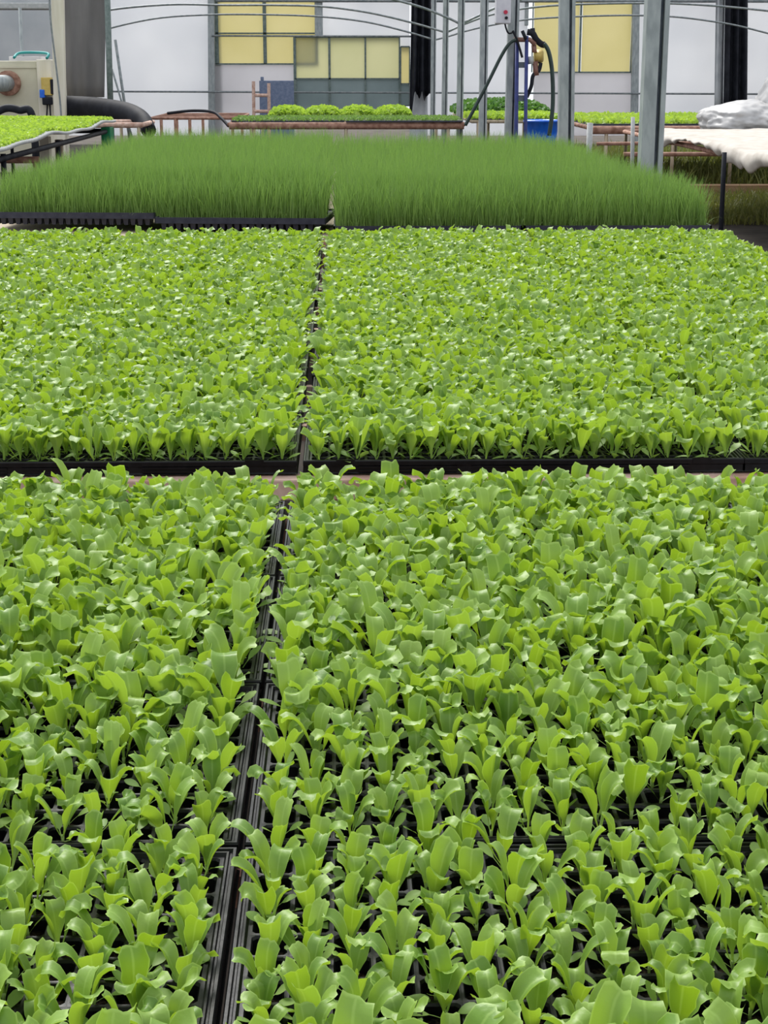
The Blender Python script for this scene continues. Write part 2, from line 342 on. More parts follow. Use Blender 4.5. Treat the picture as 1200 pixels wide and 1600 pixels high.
# ---- tray -----------------------------------------------------------------
TW, TD, NX, NY = 0.76, 0.378, 23, 11
EX, EY = 0.0125, 0.011
def tray_mesh():
    b = MB(); px = (TW-2*EX)/NX; py = (TD-2*EY)/NY; wb = 0.0018
    for j in range(NY):
        for i in range(NX):
            x0 = -TW/2+EX+i*px; y0 = EY+j*py; x1 = x0+px; y1 = y0+py
            def ring(ins, z, rc):
                a0,a1,c0,c1 = x0+ins, x1-ins, y0+ins, y1-ins
                return [(a0+rc,c0,z),(a1-rc,c0,z),(a1,c0+rc,z),(a1,c1-rc,z),(a1-rc,c1,z),(a0+rc,c1,z),(a0,c1-rc,z),(a0,c0+rc,z)]
            o = [(x0,y0,-0.001),(x1,y0,-0.001),(x1,y1,-0.001),(x0,y1,-0.001)]
            r1 = ring(wb, -0.0009, 0.0028); r2 = ring(wb+0.0012, -0.003, 0.0028); r3 = ring(wb+0.006, -0.042, 0.004)
            vs = o+r1+r2+r3
            fs = [(0,1,5,4),(1,6,5),(1,2,7,6),(2,8,7),(2,3,9,8),(3,10,9),(3,0,11,10),(0,4,11)]
            for q in (4,12):
                for k in range(8): fs.append((q+k, q+(k+1)%8, q+8+(k+1)%8, q+8+k))
            fs.append(tuple(range(20,28)))
            b.add(vs, fs)
    # rim: stepped profile swept round the outside
    def rect(ins, z): return [(-TW/2+ins, ins, z), (TW/2-ins, ins, z), (TW/2-ins, TD-ins, z), (-TW/2+ins, TD-ins, z)]
    prof = [(EX if False else EY, -0.001),(0.009,0.0022),(0.0072,0.0022),(0.0062,0.0),(0.0046,0.0),(0.0036,0.003),(0.0012,0.003),(0.0,0.001),(0.0,-0.006),(0.0014,-0.008),(0.0014,-0.018),(-0.001,-0.020),(0.004,-0.021)]
    n = len(b.v)
    for ins, z in prof: b.v += rect(ins, z)
    for i in range(len(prof)-1):
        for k in range(4):
            q = n+4*i; b.f.append((q+k, q+4+k, q+4+(k+1)%4, q+(k+1)%4))
    # side margins between cells and rim, moulded slots and ridges on the front and rear skirts
    for s in (-1, 1):
        xa, xb = sorted((s*(TW/2-EY), s*(TW/2-EX)))
        b.add([(xa,EY,-0.001),(xb,EY,-0.001),(xb,TD-EY,-0.001),(xa,TD-EY,-0.001)], [(0,1,2,3)])
        xc = s*(TW/2-0.073)
        b.box((xc-0.016, -0.001, -0.004), (xc+0.016, 0.002, 0.0045))
        b.box((s*0.2-0.085, -0.0012, -0.0105), (s*0.2+0.085, 0.002, -0.0075))
        b.box((s*0.2-0.085, -0.0012, -0.0165), (s*0.2+0.085, 0.002, -0.0145))
    b.box((-0.09, -0.0012, -0.0105), (0.09, 0.002, -0.0075))
    return b
def soil_mesh():
    b = MB(); px = (TW-2*EX)/NX; py = (TD-2*EY)/NY
    for j in range(NY):
        for i in range(NX):
            x0 = -TW/2+EX+i*px+0.0035; y0 = EY+j*py+0.0035; x1 = x0+px-0.007; y1 = y0+py-0.007
            def fn(u, v):
                x = x0+(x1-x0)*u; y = y0+(y1-y0)*v
                return (x, y, -0.011+0.003*noise.noise(Vector((x*160,y*160,0)))-0.004*((2*u-1)**4+(2*v-1)**4)*0.5)
            b.grid(fn, 4, 4)
    return b
TRAY = tray_mesh().build('tmp', M['tray']).data; SOIL = soil_mesh().build('tmp', M['soil'], smooth=True).data
for o in list(bpy.data.objects):
    if o.name.startswith('tmp'): bpy.data.objects.remove(o)
ORD = ['zero','first','second','third','fourth','fifth','sixth','seventh','eighth','ninth','tenth','eleventh','twelfth','thirteenth','fourteenth',
       'fifteenth','sixteenth','seventeenth','eighteenth','nineteenth','twentieth','twenty-first','twenty-second','twenty-third','twenty-fourth']
ZT = 0.80; NEAR0 = 0.89; PD = 0.385; PF = 0.403; B2 = 2.69
TRAYS = []
def tray(x, y, z, label, group, rx=0):
    o = bpy.data.objects.new('cell_tray', TRAY); COL.objects.link(o); o.location = (x, y, z); o.rotation_euler = (rx, 0, 0)
    tag(o, label, 'tray', group)
    s = bpy.data.objects.new('soil', SOIL); COL.objects.link(s); s.parent = o
    return o
colx = {-2: -0.090-1.5*TW-0.005, -1: -0.090-TW/2, 1: -0.076+TW/2, 2: -0.076+1.5*TW+0.002}
NX_ = {-1: -0.0965-TW/2, 1: -0.0915+TW/2}
rown = ['nearest','second','third','rearmost']
for c, side in ((-1,'left'), (1,'right')):
    for r in range(4):
        jx = random.uniform(-0.001,0.001)
        tray(NX_[c]+jx, NEAR0+r*PD, ZT, f'black cell tray on the near bench, {rown[r]} in its row, {side} of the central gap', 'black cell trays on the near bench')
        TRAYS.append((NX_[c]+jx, NEAR0+r*PD, 'n', c, r))
far_ord = ORD
for c in (-2,-1,1,2):
    side = 'left' if c < 0 else 'right'; pos = 'at the gap' if abs(c)==1 else 'outer column'
    for r in range(9):
        jx = random.uniform(-0.003,0.003)
        lab = f'black cell tray on second bench, {ORD[r+1]} from its front, {side}, {pos}'
        tray(colx[c]+jx, B2+r*PF, ZT, lab, 'black cell trays on the second bench')
        TRAYS.append((colx[c]+jx, B2+r*PF, 'f', c, r))
bench('nursery_bench', 'near rusty bench under the closest lettuce trays', -0.88, 0.69, 0.85, NEAR0+4*PD+0.01, ZT-0.021, rows=[NEAR0+r*PD-0.004 for r in (1,2,3)], legs=(-0.85,0.65))
bench('nursery_bench', 'second rusty bench showing as a pinkish rail below the black tray rims', -1.66, 1.50, B2-0.012, B2+9*PF+0.03, ZT-0.021, m=M['rustlight'], rows=[B2+r*PF-0.004 for r in range(1,9)], legs=(-1.6,0,1.45), square=0.04)
# ---- leek trays (front row shows its rims) --------------------------------
LY = 6.92
t = bench('leek_bench', 'bench carrying the tall green leek seedlings', -1.6, 1.6, LY, 11.4, ZT-0.05, legs=(-1.5,1.5))
MB().box((-1.6,0.02,ZT-0.05),(1.6,11.35-LY,ZT-0.035)).build('bench_board', M['wood'], t)
def leek_tray(x, y, z, rz, wdt, label):
    b = MB(); dp = 0.5
    b.box((-wdt/2,0,-0.022),(wdt/2,0.006,0.004)); b.box((-wdt/2,dp-0.006,-0.022),(wdt/2,dp,0.004))
    b.box((-wdt/2,0,-0.022),(-wdt/2+0.006,dp,0.004)); b.box((wdt/2-0.006,0,-0.022),(wdt/2,dp,0.004))
    b.box((-wdt/2+0.006,0.006,-0.012),(wdt/2-0.006,dp-0.006,-0.004))
    n = int(wdt/0.033)
    for i in range(n):
        for j in (0,1,2):
            cx = -wdt/2+0.02+(i+0.5)*(wdt-0.04)/n; cy = 0.028+j*0.033
            vs = [(cx-.013,cy-.013,-.012),(cx+.013,cy-.013,-.012),(cx+.013,cy+.013,-.012),(cx-.013,cy+.013,-.012),(cx-.008,cy-.008,-.05),(cx+.008,cy-.008,-.05),(cx+.008,cy+.008,-.05),(cx-.008,cy+.008,-.05)]
            b.add(vs, [(0,4,5,1),(1,5,6,2),(2,6,7,3),(3,7,4,0),(4,7,6,5)])
    o = b.build('leek_tray', M['tray_far']); o.location = (x,y,z); o.rotation_euler = (0,0,rz); tag(o, label, 'tray', 'trays of leek seedlings')
    return o
leek_tray(-0.458, LY+0.10, ZT+0.03, R(-5), 0.74, 'dark tray rim below the leeks, first left of the central seam')
leek_tray(-1.200, LY+0.21, ZT+0.045, R(-5), 0.74, 'dark tray rim below the leeks, at the far left')
leek_tray(0.345, LY-0.01, ZT+0.004, 0, 0.80, 'dark tray rim below the leeks, first right of the central seam')
leek_tray(1.155, LY-0.008, ZT+0.004, 0, 0.80, 'dark tray rim below the leeks, at the outer right end')

# ------------------------------------------------------------------ lettuce seedlings
def leaf_geo(az, lean, curl, L, W, cup, twist, nu, nv, ruff, seed, shade, seedleaf=False, z0=0.0):
    """one leaf from the crown: a stalk widening to a square-ended blade whose tip rolls outwards"""
    vs = []; uv = []
    out = np.array([math.cos(az), math.sin(az), 0.0]); tan0 = np.array([-math.sin(az), math.cos(az), 0.0]); zz = np.array([0,0,1.0])
    pos = np.array([0,0,z0]) + out*0.001
    rr = random.Random(seed); ph = rr.uniform(0,6.28); jag = [rr.uniform(-1,1) for _ in range(nu+1)]
    th = lean
    for j in range(nv+1):
        v = j/nv
        if j:
            if seedleaf: th = lean + curl*v
            else: th = lean*(1-0.35*math.sin(v*math.pi)) + 0.25*curl*v*v + curl*max(0, (v-0.72)/0.28)**1.6
            pos = pos + (out*math.sin(th)+zz*math.cos(th))*(L/nv)
        if seedleaf:
            wv = W*(0.10 if v < 0.45 else 0.10+0.90*math.sin(math.pi*min(1,(v-0.42)/0.60))**0.6)
            if j == nv: wv = W*0.25
        else:
            s = min(1, max(0, (v-0.18)/0.48)); wv = W*(0.13+0.87*(0.35*s+0.65*s*s*(3-2*s)))
            if v > 0.86: wv *= 1-0.12*((v-0.86)/0.14)**1.6
        nrm = -out*math.cos(th)+zz*math.sin(th); tdir = tan0*math.cos(twist*v)+nrm*math.sin(twist*v)
        n2 = np.cross(out*math.sin(th)+zz*math.cos(th), tdir); 
        if n2.dot(nrm) < 0: n2 = -n2
        for i in range(nu+1):
            u = 2*i/nu-1
            ex = 0.0
            if not seedleaf and j == nv: ex = L*(0.03*jag[i] - 0.02*(abs(u)**3))
            k = 1 + (0.09*jag[(j+i)%(nu+1)]*(abs(u) > 0.9)*(v > 0.5) if not seedleaf else 0)
            q = pos + tdir*(u*wv*0.5*k) + n2*(cup*wv*0.5*u*u - cup*wv*0.12) + n2*ruff*W*0.5*math.sin(u*3.2+ph+v*7)*v*v*abs(u)
            q = q + (out*math.sin(th)+zz*math.cos(th))*ex
            vs.append(q); uv.append((i/nu, v))
    fs = []
    for j in range(nv):
        for i in range(nu):
            a = j*(nu+1)+i; fs.append((a, a+1, a+nu+2, a+nu+1))
    return np.array(vs), np.array(fs), np.array(uv), np.full(len(vs), shade)
def plant_params(seed):
    r = random.Random(seed); a0 = r.uniform(0, 6.28); out = []
    n = r.choice([3,3,3,4,4]); h = r.uniform(0.85,1.15)
    for k in range(n):
        big = k < 3
        L = (0.056 if big else 0.040)*h*r.uniform(0.82,1.12); W = (0.0195 if big else 0.013)*r.uniform(0.85,1.15)
        if k == n-1 and n >= 4: L *= 0.75; W *= 0.75
        lean = r.uniform(0.08,0.48) if big else r.uniform(0.05,0.3)
        if r.random() < 0.12: lean += 0.4
        out.append(dict(az=a0+k*2.4+r.uniform(-.35,.35), lean=lean, curl=r.choice([r.uniform(0.3,1.1), r.uniform(0.9,2.1)]), L=L, W=W,
                        cup=r.uniform(0.15,0.6), twist=r.uniform(-.5,.5), ruff=r.uniform(0.05,0.3), seed=seed*10+k, shade=min(1,max(0,r.gauss(0.5,0.25))), z0=0.008))
    for k in range(2):
        out.append(dict(az=a0+1.1+k*math.pi+r.uniform(-.4,.4), lean=r.uniform(0.5,1.1), curl=r.uniform(0.1,0.7), L=r.uniform(0.026,0.036), W=r.uniform(0.0105,0.014),
                        cup=0.15, twist=r.uniform(-.3,.3), ruff=0.02, seed=seed*10+8+k, shade=r.random(), seedleaf=True, z0=0.004))
    return out
NV = 30
PAR = [plant_params(s+1) for s in range(NV)]
def mesh_np(name, v, f, uv=None, shade=None, mats=(), mi=None, smooth=True):
    me = bpy.data.meshes.new(name); nf = len(f); k = f.shape[1]
    me.vertices.add(len(v)); me.vertices.foreach_set('co', v.astype(np.float32).ravel())
    me.loops.add(nf*k); me.loops.foreach_set('vertex_index', f.astype(np.int32).ravel())
    me.polygons.add(nf); me.polygons.foreach_set('loop_start', np.arange(0, nf*k, k, dtype=np.int32))
    if uv is not None:
        l = me.uv_layers.new(name='UVMap'); l.data.foreach_set('uv', uv[f.ravel()].astype(np.float32).ravel())
    if shade is not None:
        a = me.attributes.new('shade', 'FLOAT', 'POINT'); a.data.foreach_set('value', shade.astype(np.float32))
    for m in mats: me.materials.append(m)
    if mi is not None: me.polygons.foreach_set('material_index', mi.astype(np.int32))
    me.polygons.foreach_set('use_smooth', np.ones(nf, dtype=bool))
    me.update(calc_edges=True); me.validate()
    return me
def leaf_kw(p, nu, nv):
    q = dict(p); sl = q.get('seedleaf', False)
    return leaf_geo(nu=nu if not sl else max(2,nu-2), nv=nv if not sl else max(4,nv-2), **q)
# shared meshes of the individual seedlings
LEAVES = []
for p in PAR:
    ls = []
    for q in p:
        v,f,uv,s = leaf_kw(q, 6, 10)
        sl = q.get('seedleaf', False)
        ls.append((('seed_leaf' if sl else 'leaf'), mesh_np('seed_leaf' if sl else 'leaf', v, f, uv, s, (M['seed_leaf' if sl else 'leaf'],))))
    st = MB().tube([(0,0,-0.006),(0.0006,0,0.003),(0,0.0004,0.011)], [0.0016,0.0015,0.002], 7)
    so_ = st.build('tmp', M['stem'], smooth=True); ls.append(('stem', so_.data)); bpy.data.objects.remove(so_)
    LEAVES.append(ls)
# all cells
cells = []
px = (TW-2*EX)/NX; py = (TD-2*EY)/NY
for (tx, ty, kind, c, r) in TRAYS:
    for j in range(NY):
        for i in range(NX):
            x = tx-TW/2+EX+(i+0.5)*px; y = ty+EY+(j+0.5)*py
            u, v = proj((x, y, ZT+0.03))
            if not (-150 < u < 1350 and v < 1760): continue
            if random.random() < (0.06 if kind == 'n' else 0.02): continue
            vis = -12 < u < 1212 and v < 1625
            cells.append((y, x, kind, c, r, i, j, vis))
cells.sort()
ind = [q for q in cells if q[7] and q[2] == 'n'][:300]; inds = set(map(id, ind))
CRD = ['zero','one','two','three','four','five','six','seven','eight','nine','ten','eleven','twelve','thirteen','fourteen','fifteen','sixteen','seventeen','eighteen','nineteen','twenty','twenty-one','twenty-two','twenty-three','twenty-four']
var = 0
for q in ind:
    y, x, kind, c, r, i, j, vis = q
    k = random.randrange(NV)
    nfg = (NX-i) if c < 0 else (i+1)
    side = 'left' if c < 0 else 'right'
    if r == 0: where = f'row {CRD[NY-j]} this side of the tray seam'
    else: where = f'row {CRD[j+1]} beyond the nearest tray seam'
    t = empty('lettuce_seedling', (x+random.uniform(-.003,.003), y+random.uniform(-.003,.003), ZT-0.010), random.uniform(0, 6.28))
    t.scale = (random.uniform(0.78,1.04)*(0.90+0.12*min(1,max(0,y-1.0)/0.6)),)*3; t.rotation_euler[0] = random.gauss(0, .06); t.rotation_euler[1] = random.gauss(0, .06)
    tag(t, f'lettuce seedling, {where}, {CRD[nfg]} {side} of the gap', 'seedling', 'lettuce seedlings in the nearest trays')
    for nm, me in LEAVES[k]:
        o = bpy.data.objects.new(nm, me); COL.objects.link(o); o.parent = t
# the rest, as one mass
def lod(nu, nv):
    res = []
    for p in PAR:
        V=[];Fc=[];U=[];S=[];MI=[]; n=0
        for q in p:
            v,f,uv,s = leaf_kw(q, nu, nv); V.append(v);Fc.append(f+n);U.append(uv);S.append(s);MI.append(np.full(len(f), 1 if q.get('seedleaf') else 0)); n+=len(v)
        res.append((np.vstack(V),np.vstack(Fc),np.vstack(U),np.hstack(S),np.hstack(MI)))
    return res
H1 = lod(5, 8); H2 = lod(4, 6)
V=[];Fc=[];U=[];S=[];MI=[]; n=0
for q in cells:
    if id(q) in inds: continue
    y, x, kind, c, r, i, j, vis = q
    A = (H1 if y < 3.4 else H2)[rng.integers(NV)]
    s = rng.uniform(0.85,1.12)*(1.15 if kind == 'f' else 1.14); a = rng.uniform(0, 6.283)
    ca, sa = math.cos(a)*s, math.sin(a)*s; v = A[0]
    tx_, ty_ = rng.normal(0,.06,2)
    vx = v[:,0]*ca - v[:,1]*sa + v[:,2]*tx_; vy = v[:,0]*sa + v[:,1]*ca + v[:,2]*ty_
    V.append(np.stack([vx+x+rng.uniform(-.003,.003), vy+y+rng.uniform(-.003,.003), v[:,2]*s+ZT-0.010],1).astype(np.float32))
    Fc.append((A[1]+n).astype(np.int32)); U.append(A[2].astype(np.float32)); S.append(np.clip(A[3]+rng.normal(0,.12),0,1)); MI.append(A[4]); n += len(v)
me = mesh_np('lettuce_seedlings', np.vstack(V), np.vstack(Fc), np.vstack(U), np.hstack(S), (M['leaf'], M['seed_leaf']), np.hstack(MI))
o = bpy.data.objects.new('lettuce_seedlings', me); COL.objects.link(o)
tag(o, 'carpet of bright green lettuce seedlings filling the trays beyond the nearest rows', 'seedlings', kind='stuff')

# ------------------------------------------------------------------ leeks: fine upright blades, uncountable
def blades(x0, x1, y0, y1, n, h, name, label, seed, zb, wd=0.0032, front=0.3, m='blade', cat='leeks', droop=0.25, bottom_straw=True, skew=0.0):
    g = np.random.default_rng(seed); K = 5
    edge = skew is not None and m == 'blade'
    X = g.uniform(x0, x1, n); Y = y0 + (y1-y0)*g.uniform(0,1,n)
    nf = int(n*front); Y[:nf] = y0 + 0.5*g.uniform(0,1,nf)
    Y = Y - skew*X*np.clip((y1-Y)/(y1-y0),0,1)
    H = h*g.uniform(0.72,1.05,n)*(1-0.12*g.random(n)**3); az = g.uniform(0,6.283,n)
    if m == 'blade':
        d_ = np.minimum(Y-y0+skew*X, 1.6*np.minimum(X+1.56, 1.56-X)+0.05); H = H*(0.70+0.30*np.clip(d_/0.55,0,1)**0.7)
        keep = g.random(n) < 0.45+0.55*np.clip(d_/0.4,0,1); H = np.where(keep, H, H*0.5)
    ln = np.abs(g.normal(0,droop*0.45,n)); bd = np.abs(g.normal(0,droop,n))
    straw = g.random(n) < 0.15; H[straw] *= 0.5; bd[straw] += 0.8; ln[straw] += 0.3
    wa = g.uniform(0,6.283,n)
    V = np.zeros((n, K+1, 2, 3)); px_ = X.copy(); py_ = Y.copy(); pz = np.full(n, zb)
    for k in range(K+1):
        t = k/K
        if k:
            th = ln + bd*t*t*1.6; px_ = px_+np.sin(th)*np.cos(az)*H/K; py_ = py_+np.sin(th)*np.sin(az)*H/K; pz = pz+np.cos(th)*H/K
        wv = wd*(1-0.85*t**2)*g.uniform(0.9,1.1)
        for s_, sg in ((0,-1),(1,1)):
            V[:,k,s_,0] = px_+sg*wv*np.cos(wa)/2; V[:,k,s_,1] = py_+sg*wv*np.sin(wa)/2; V[:,k,s_,2] = pz
    idx = np.arange(n)[:,None]*(K+1)*2 + np.arange(K)[None,:]*2
    Fq = np.stack([idx, idx+1, idx+3, idx+2], -1).reshape(-1,4)
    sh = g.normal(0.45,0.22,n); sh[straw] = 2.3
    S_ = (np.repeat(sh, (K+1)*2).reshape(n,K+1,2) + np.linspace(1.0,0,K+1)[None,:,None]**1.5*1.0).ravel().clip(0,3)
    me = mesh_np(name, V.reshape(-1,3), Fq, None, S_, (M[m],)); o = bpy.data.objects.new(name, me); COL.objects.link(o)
    tag(o, label, cat, kind='stuff'); return o
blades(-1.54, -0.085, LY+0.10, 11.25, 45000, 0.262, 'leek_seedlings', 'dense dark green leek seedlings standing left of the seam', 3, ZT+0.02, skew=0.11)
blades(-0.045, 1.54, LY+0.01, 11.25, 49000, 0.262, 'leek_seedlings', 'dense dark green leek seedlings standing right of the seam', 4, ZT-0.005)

# ------------------------------------------------------------------ far beds: low leafy surfaces
def fluff(name, label, x0, x1, y0, y1, z, n, size, m, seed, cat, hgt=0.03, dome=0.0, sag=None, parent=None, kind='stuff', rel=(0,0,0)):
    g = np.random.default_rng(seed)
    X = g.uniform(x0,x1,n); Y = g.uniform(y0,y1,n); u = (X-x0)/(x1-x0)*2-1; w_ = (Y-y0)/(y1-y0)*2-1
    Z = z + hgt*g.random(n) + dome*np.sqrt(np.clip(1-np.abs(u)**3,0,1)*np.clip(1-np.abs(w_)**3,0,1))*g.uniform(0.5,1,n)
    if sag is not None: Z += sag(X, Y)
    d = g.normal(0,1,(n,3)); d /= np.linalg.norm(d,axis=1)[:,None]; e = np.cross(d, g.normal(0,1,(n,3))); e /= np.linalg.norm(e,axis=1)[:,None]
    c = np.stack([X,Y,Z],1)-np.array(rel); s = size*g.uniform(0.6,1.2,(n,1))
    V = np.stack([c-d*s-e*s*.4, c+d*s*0.1-e*s*.8, c+d*s, c+e*s*.8, c-d*s*.8+e*s*.5],1)
    Fq = np.arange(n*5).reshape(n,5)
    S_ = np.repeat(g.random(n),5)
    me = mesh_np(name, V.reshape(-1,3), Fq, None, S_, (M[m],)); o = bpy.data.objects.new(name, me); COL.objects.link(o)
    if parent: o.parent = parent
    else: tag(o, label, cat)
    if kind: o['kind'] = kind
    return o
# centre far bench
bench('nursery_bench', 'rusty pipe bench at the far end of the leeks, under four lime lettuce clumps', -1.48, 1.50, 21.0, 23.9, ZT, pr=0.03, front=0.045, legs=(-1.2,0.0,1.3), legm=M['wood'])
for x0, x1, y0, lab in ((-1.45,-0.02,21.06,'thin black tray of short green seedlings, left half of the far centre bench'),(0.0,1.48,20.98,'thin black tray of short green seedlings, right half of the far centre bench')):
    o = MB().box((x0,y0,ZT+0.002),(x1,y0+1.4,ZT+0.02)).build('flat_tray', M['tray_far']); tag(o, lab, 'tray', 'flat trays on the far centre bench')
fluff('sprouts', 'short green sprouts carpeting the far centre bench trays', -1.44, 1.47, 21.0, 22.4, ZT+0.02, 9000, 0.014, 'blade', 21, 'seedlings', 0.03)
for i in range(4):
    xa = P(423+i*55, 180, 22.9).x; xb = P(423+(i+1)*55-2, 180, 22.9).x
    t = empty('lettuce_tray', ((xa+xb)/2, 22.6, ZT+0.002)); lab = ['leftmost lime green lettuce clump on the far centre bench','second lime green lettuce clump from the left on the far centre bench','third lime green lettuce clump from the left on the far centre bench','rightmost lime green lettuce clump on the far centre bench'][i]
    tag(t, lab, 'lettuce', 'lime lettuce trays on the far bench')
    MB().box((-(xb-xa)/2+.01,0,0),((xb-xa)/2-.01,0.8,0.03)).build('tray', M['tray_far'], t)
    fluff('foliage', '', xa, xb, 22.55, 23.45, ZT+0.03, 1700, 0.035, 'lime', 40+i, '', 0.02, 0.11, parent=t, kind=None, rel=tuple(t.location))
# right far benches
bench('nursery_bench', 'far bench with lime and dark green seedlings behind the blue pipes', 1.66, 2.84, 21.9, 25.6, ZT, pr=0.022, m=M['wood'], legs=(1.75,2.2,2.75))
MB_ = MB().box((1.66,21.93,ZT),(2.84,25.55,ZT+0.015)).build('flat_tray', M['tray_far']); tag(MB_, 'dark flat trays on the far bench behind the blue pipes', 'tray')
fluff('lime_seedlings', 'lime green seedlings on the far bench behind the blue pipes', 1.64, 2.84, 21.9, 23.6, ZT+0.01, 3500, 0.03, 'lime', 50, 'seedlings', 0.06)
fluff('dark_seedlings', 'dark green leafy seedlings rising behind the lime ones', 1.60, 2.95, 23.8, 25.5, ZT+0.02, 5000, 0.035, 'dgreen', 51, 'seedlings', 0.05, 0.17)
bench('nursery_bench', 'rusty pipe bench with lime seedlings right of the second post', 2.92, 6.2, 19.6, 23.0, ZT, pr=0.03, front=0.05, legs=(3.1,3.9,4.6,5.8), legm=M['wood'])
o = MB().box((2.92,19.66,ZT),(6.2,22.9,ZT+0.02)).build('flat_tray', M['tray_far']); tag(o, 'dark flat trays on the rusty bench right of the second post', 'tray')
fluff('lime_seedlings', 'lime green seedlings on the rusty bench right of the second post', 2.92, 6.2, 19.7, 22.9, ZT+0.02, 9000, 0.03, 'lime', 52, 'seedlings', 0.045)
rl = MB().tube([(2.95,19.4,0.60),(4.9,19.3,0.62)],0.02,8).build('steel_bar', M['rust'],smooth=True); tag(rl,'thin rusty bar below the lime seedling bench','bar')
wp = MB().tube([P(922,192,18.9),Vector((P(920,230,18.9).x,18.9,0.0))],[0.035,0.03],8).build('prop_post', M['foam'],smooth=True); tag(wp,'pale prop post under the rusty bench right of the second post','post')
wp = MB().tube([P(989,183,17.9),Vector((P(990,240,17.9).x,17.9,0.0))],[0.022,0.022],8).build('prop_post', M['foam'],smooth=True); tag(wp,'thin pale prop post just left of the nearest galvanised post','post')

# cream fleece bench on the right
bench('fleece_bench', 'low bench at the right covered by cream fleece', 3.2, 6.2, 11.6, 19.0, ZT-0.02, pr=0.025, legs=(3.3,6.0), low=0.5)
def fleece(u, v):
    x = 3.14+3.1*max(0,(u-0.12)/0.88); y = 11.2+6.3*v
    nz_ = noise.noise(Vector((x*1.5,y*1.2,0)))
    z = ZT+0.03+0.03*nz_+0.015*noise.noise(Vector((x*6,y*5,2)))
    if u < 0.12:
        k = 1-u/0.12; hang = 0.07+0.06*math.sin(y*1.55+0.4)+0.05*noise.noise(Vector((y*4,0,0)))
        z -= hang*k; x -= 0.03*math.sin(k*3.0)+0.02*math.sin(y*9)*k
    if v < 0.06:
        z -= 0.3*(1-v/0.06)
    return (x, y, z)
o = MB().grid(fleece, 70, 130).build('fleece_cover', M['cloth'], smooth=True, solid=0.012); tag(o, 'rumpled cream fleece draped over the right bench', 'cloth')
def blob(name, label, c, r, m, seed, cat='bundle', zmin=None):
    bm = bmesh.new(); bmesh.ops.create_icosphere(bm, subdivisions=5, radius=1)
    for v in bm.verts:
        p = v.co.copy(); d = 1+0.14*noise.noise(p*1.3+Vector((seed,0,0)))+0.12*abs(noise.noise(p*3+Vector((0,seed,0))))+0.05*noise.noise(p*8)
        v.co = Vector((c[0]+p.x*r[0]*d, c[1]+p.y*r[1]*d, c[2]+p.z*r[2]*d))
        if zmin is not None and v.co.z < zmin: v.co.z = zmin+0.002*random.random()
    me = bpy.data.meshes.new(name); bm.to_mesh(me); bm.free(); me.materials.append(m); me.polygons.foreach_set('use_smooth',[True]*len(me.polygons))
    o = bpy.data.objects.new(name, me); COL.objects.link(o); tag(o, label, cat); return o
c0 = P(1160, 186, 18.2)
blob('film_bundle', 'rounded heap of crumpled whitish film behind the fleece bench', (c0.x+0.02,18.2,ZT+0.09), (0.50,0.55,0.22), M['film'], 3, zmin=ZT-0.015)
blob('film_bundle', 'taller heap of whitish film cut off by the right picture edge', (c0.x+0.68,18.3,ZT+0.24), (0.52,0.55,0.50), M['film'], 9, zmin=ZT-0.015)
o = MB().tube([P(1132,238,13.2), Vector((P(1130,300,13.2).x,13.2,0))], 0.020, 8).build('prop_post', M['black'], smooth=True); tag(o, 'thin black stake standing before the fleece bench', 'stake')
o = MB().tube([Vector((3.6,21.6,0.05)),Vector((5,21.3,0.06)),Vector((7.5,20.8,0.05))], 0.05, 10).build('floor_pipe', M['hose'], smooth=True); tag(o, 'dark green pipe lying along the floor under the right bench', 'pipe')
o = MB().box((3.3,19.2,0),(9,19.45,0.13)).build('timber_edging', M['timber']); tag(o, 'brown timber edging lying on the floor at the right', 'timber')
blades(3.3, 8.0, 15.6, 19.1, 12000, 0.16, 'weeds', 'yellowish green weeds on the floor under the right bench', 9, 0.0, wd=0.012, front=0.0, m='weed', cat='weeds', droop=0.8)
blades(2.0, 6.5, 19.6, 27.0, 12000, 0.4, 'weeds', 'dark weeds growing below the far right benches', 10, 0.0, wd=0.02, front=0.0, m='weed', cat='weeds', droop=0.7)

# left lime bench
def sagf(X, Y): return 0.018*np.sin(Y*1.6+0.5)+0.010*np.sin(Y*3.7+X)
def foam(u, v):
    x = -5.6+2.7*u; y = 12.0+9.0*v
    return (x, y, ZT+0.0+float(sagf(np.array(x),np.array(y))))
o = MB().grid(foam, 20, 90).build('foam_sheet', M['foam'], smooth=True, solid=0.03, off=1); tag(o, 'wavy grey foam growing sheet under the lime seedlings at left', 'sheet')
fluff('lime_sprouts', 'lime green sprouts covering the wavy sheet at left', -5.58, -2.93, 12.05, 20.95, ZT+0.03, 60000, 0.022, 'lime', 60, 'seedlings', 0.035, sag=sagf)
bench('nursery_bench', 'rusty bench with black legs under the lime sprouts at left', -5.6, -2.98, 12.1, 20.9, ZT-0.07, pr=0.03, legs=(-3.02,-4.2,-5.5), legm=M['black'], m=M['black'])
for y, lab in ((14.6,'black leg post under the left lime bench, nearer one'),(17.4,'black leg post under the left lime bench, farther one')):
    o = MB().tube([(-3.02,y,0),(-3.02,y,ZT-0.07)],0.025,8).build('bench_leg_post', M['black'],smooth=True); tag(o,lab,'post')
o = MB().tube([(-5.6,17.0,0.55),(-3.15,17.0,0.55)],0.035,8).tube([(-3.2,17.0,0),(-3.2,17.0,0.54)],0.02,8).tube([(-5.3,17.0,0),(-5.3,17.0,0.54)],0.02,8).build('steel_bar', M['rust'],smooth=True); tag(o,'rusty bar low below the left lime bench','bar')
o = MB().box((P(62,235,18.8).x,18.8,0),(P(77,235,18.8).x,18.95,ZT-0.09)).build('timber_post', M['cream'],bevel=0.005); tag(o,'cream timber post under the left lime bench','post')
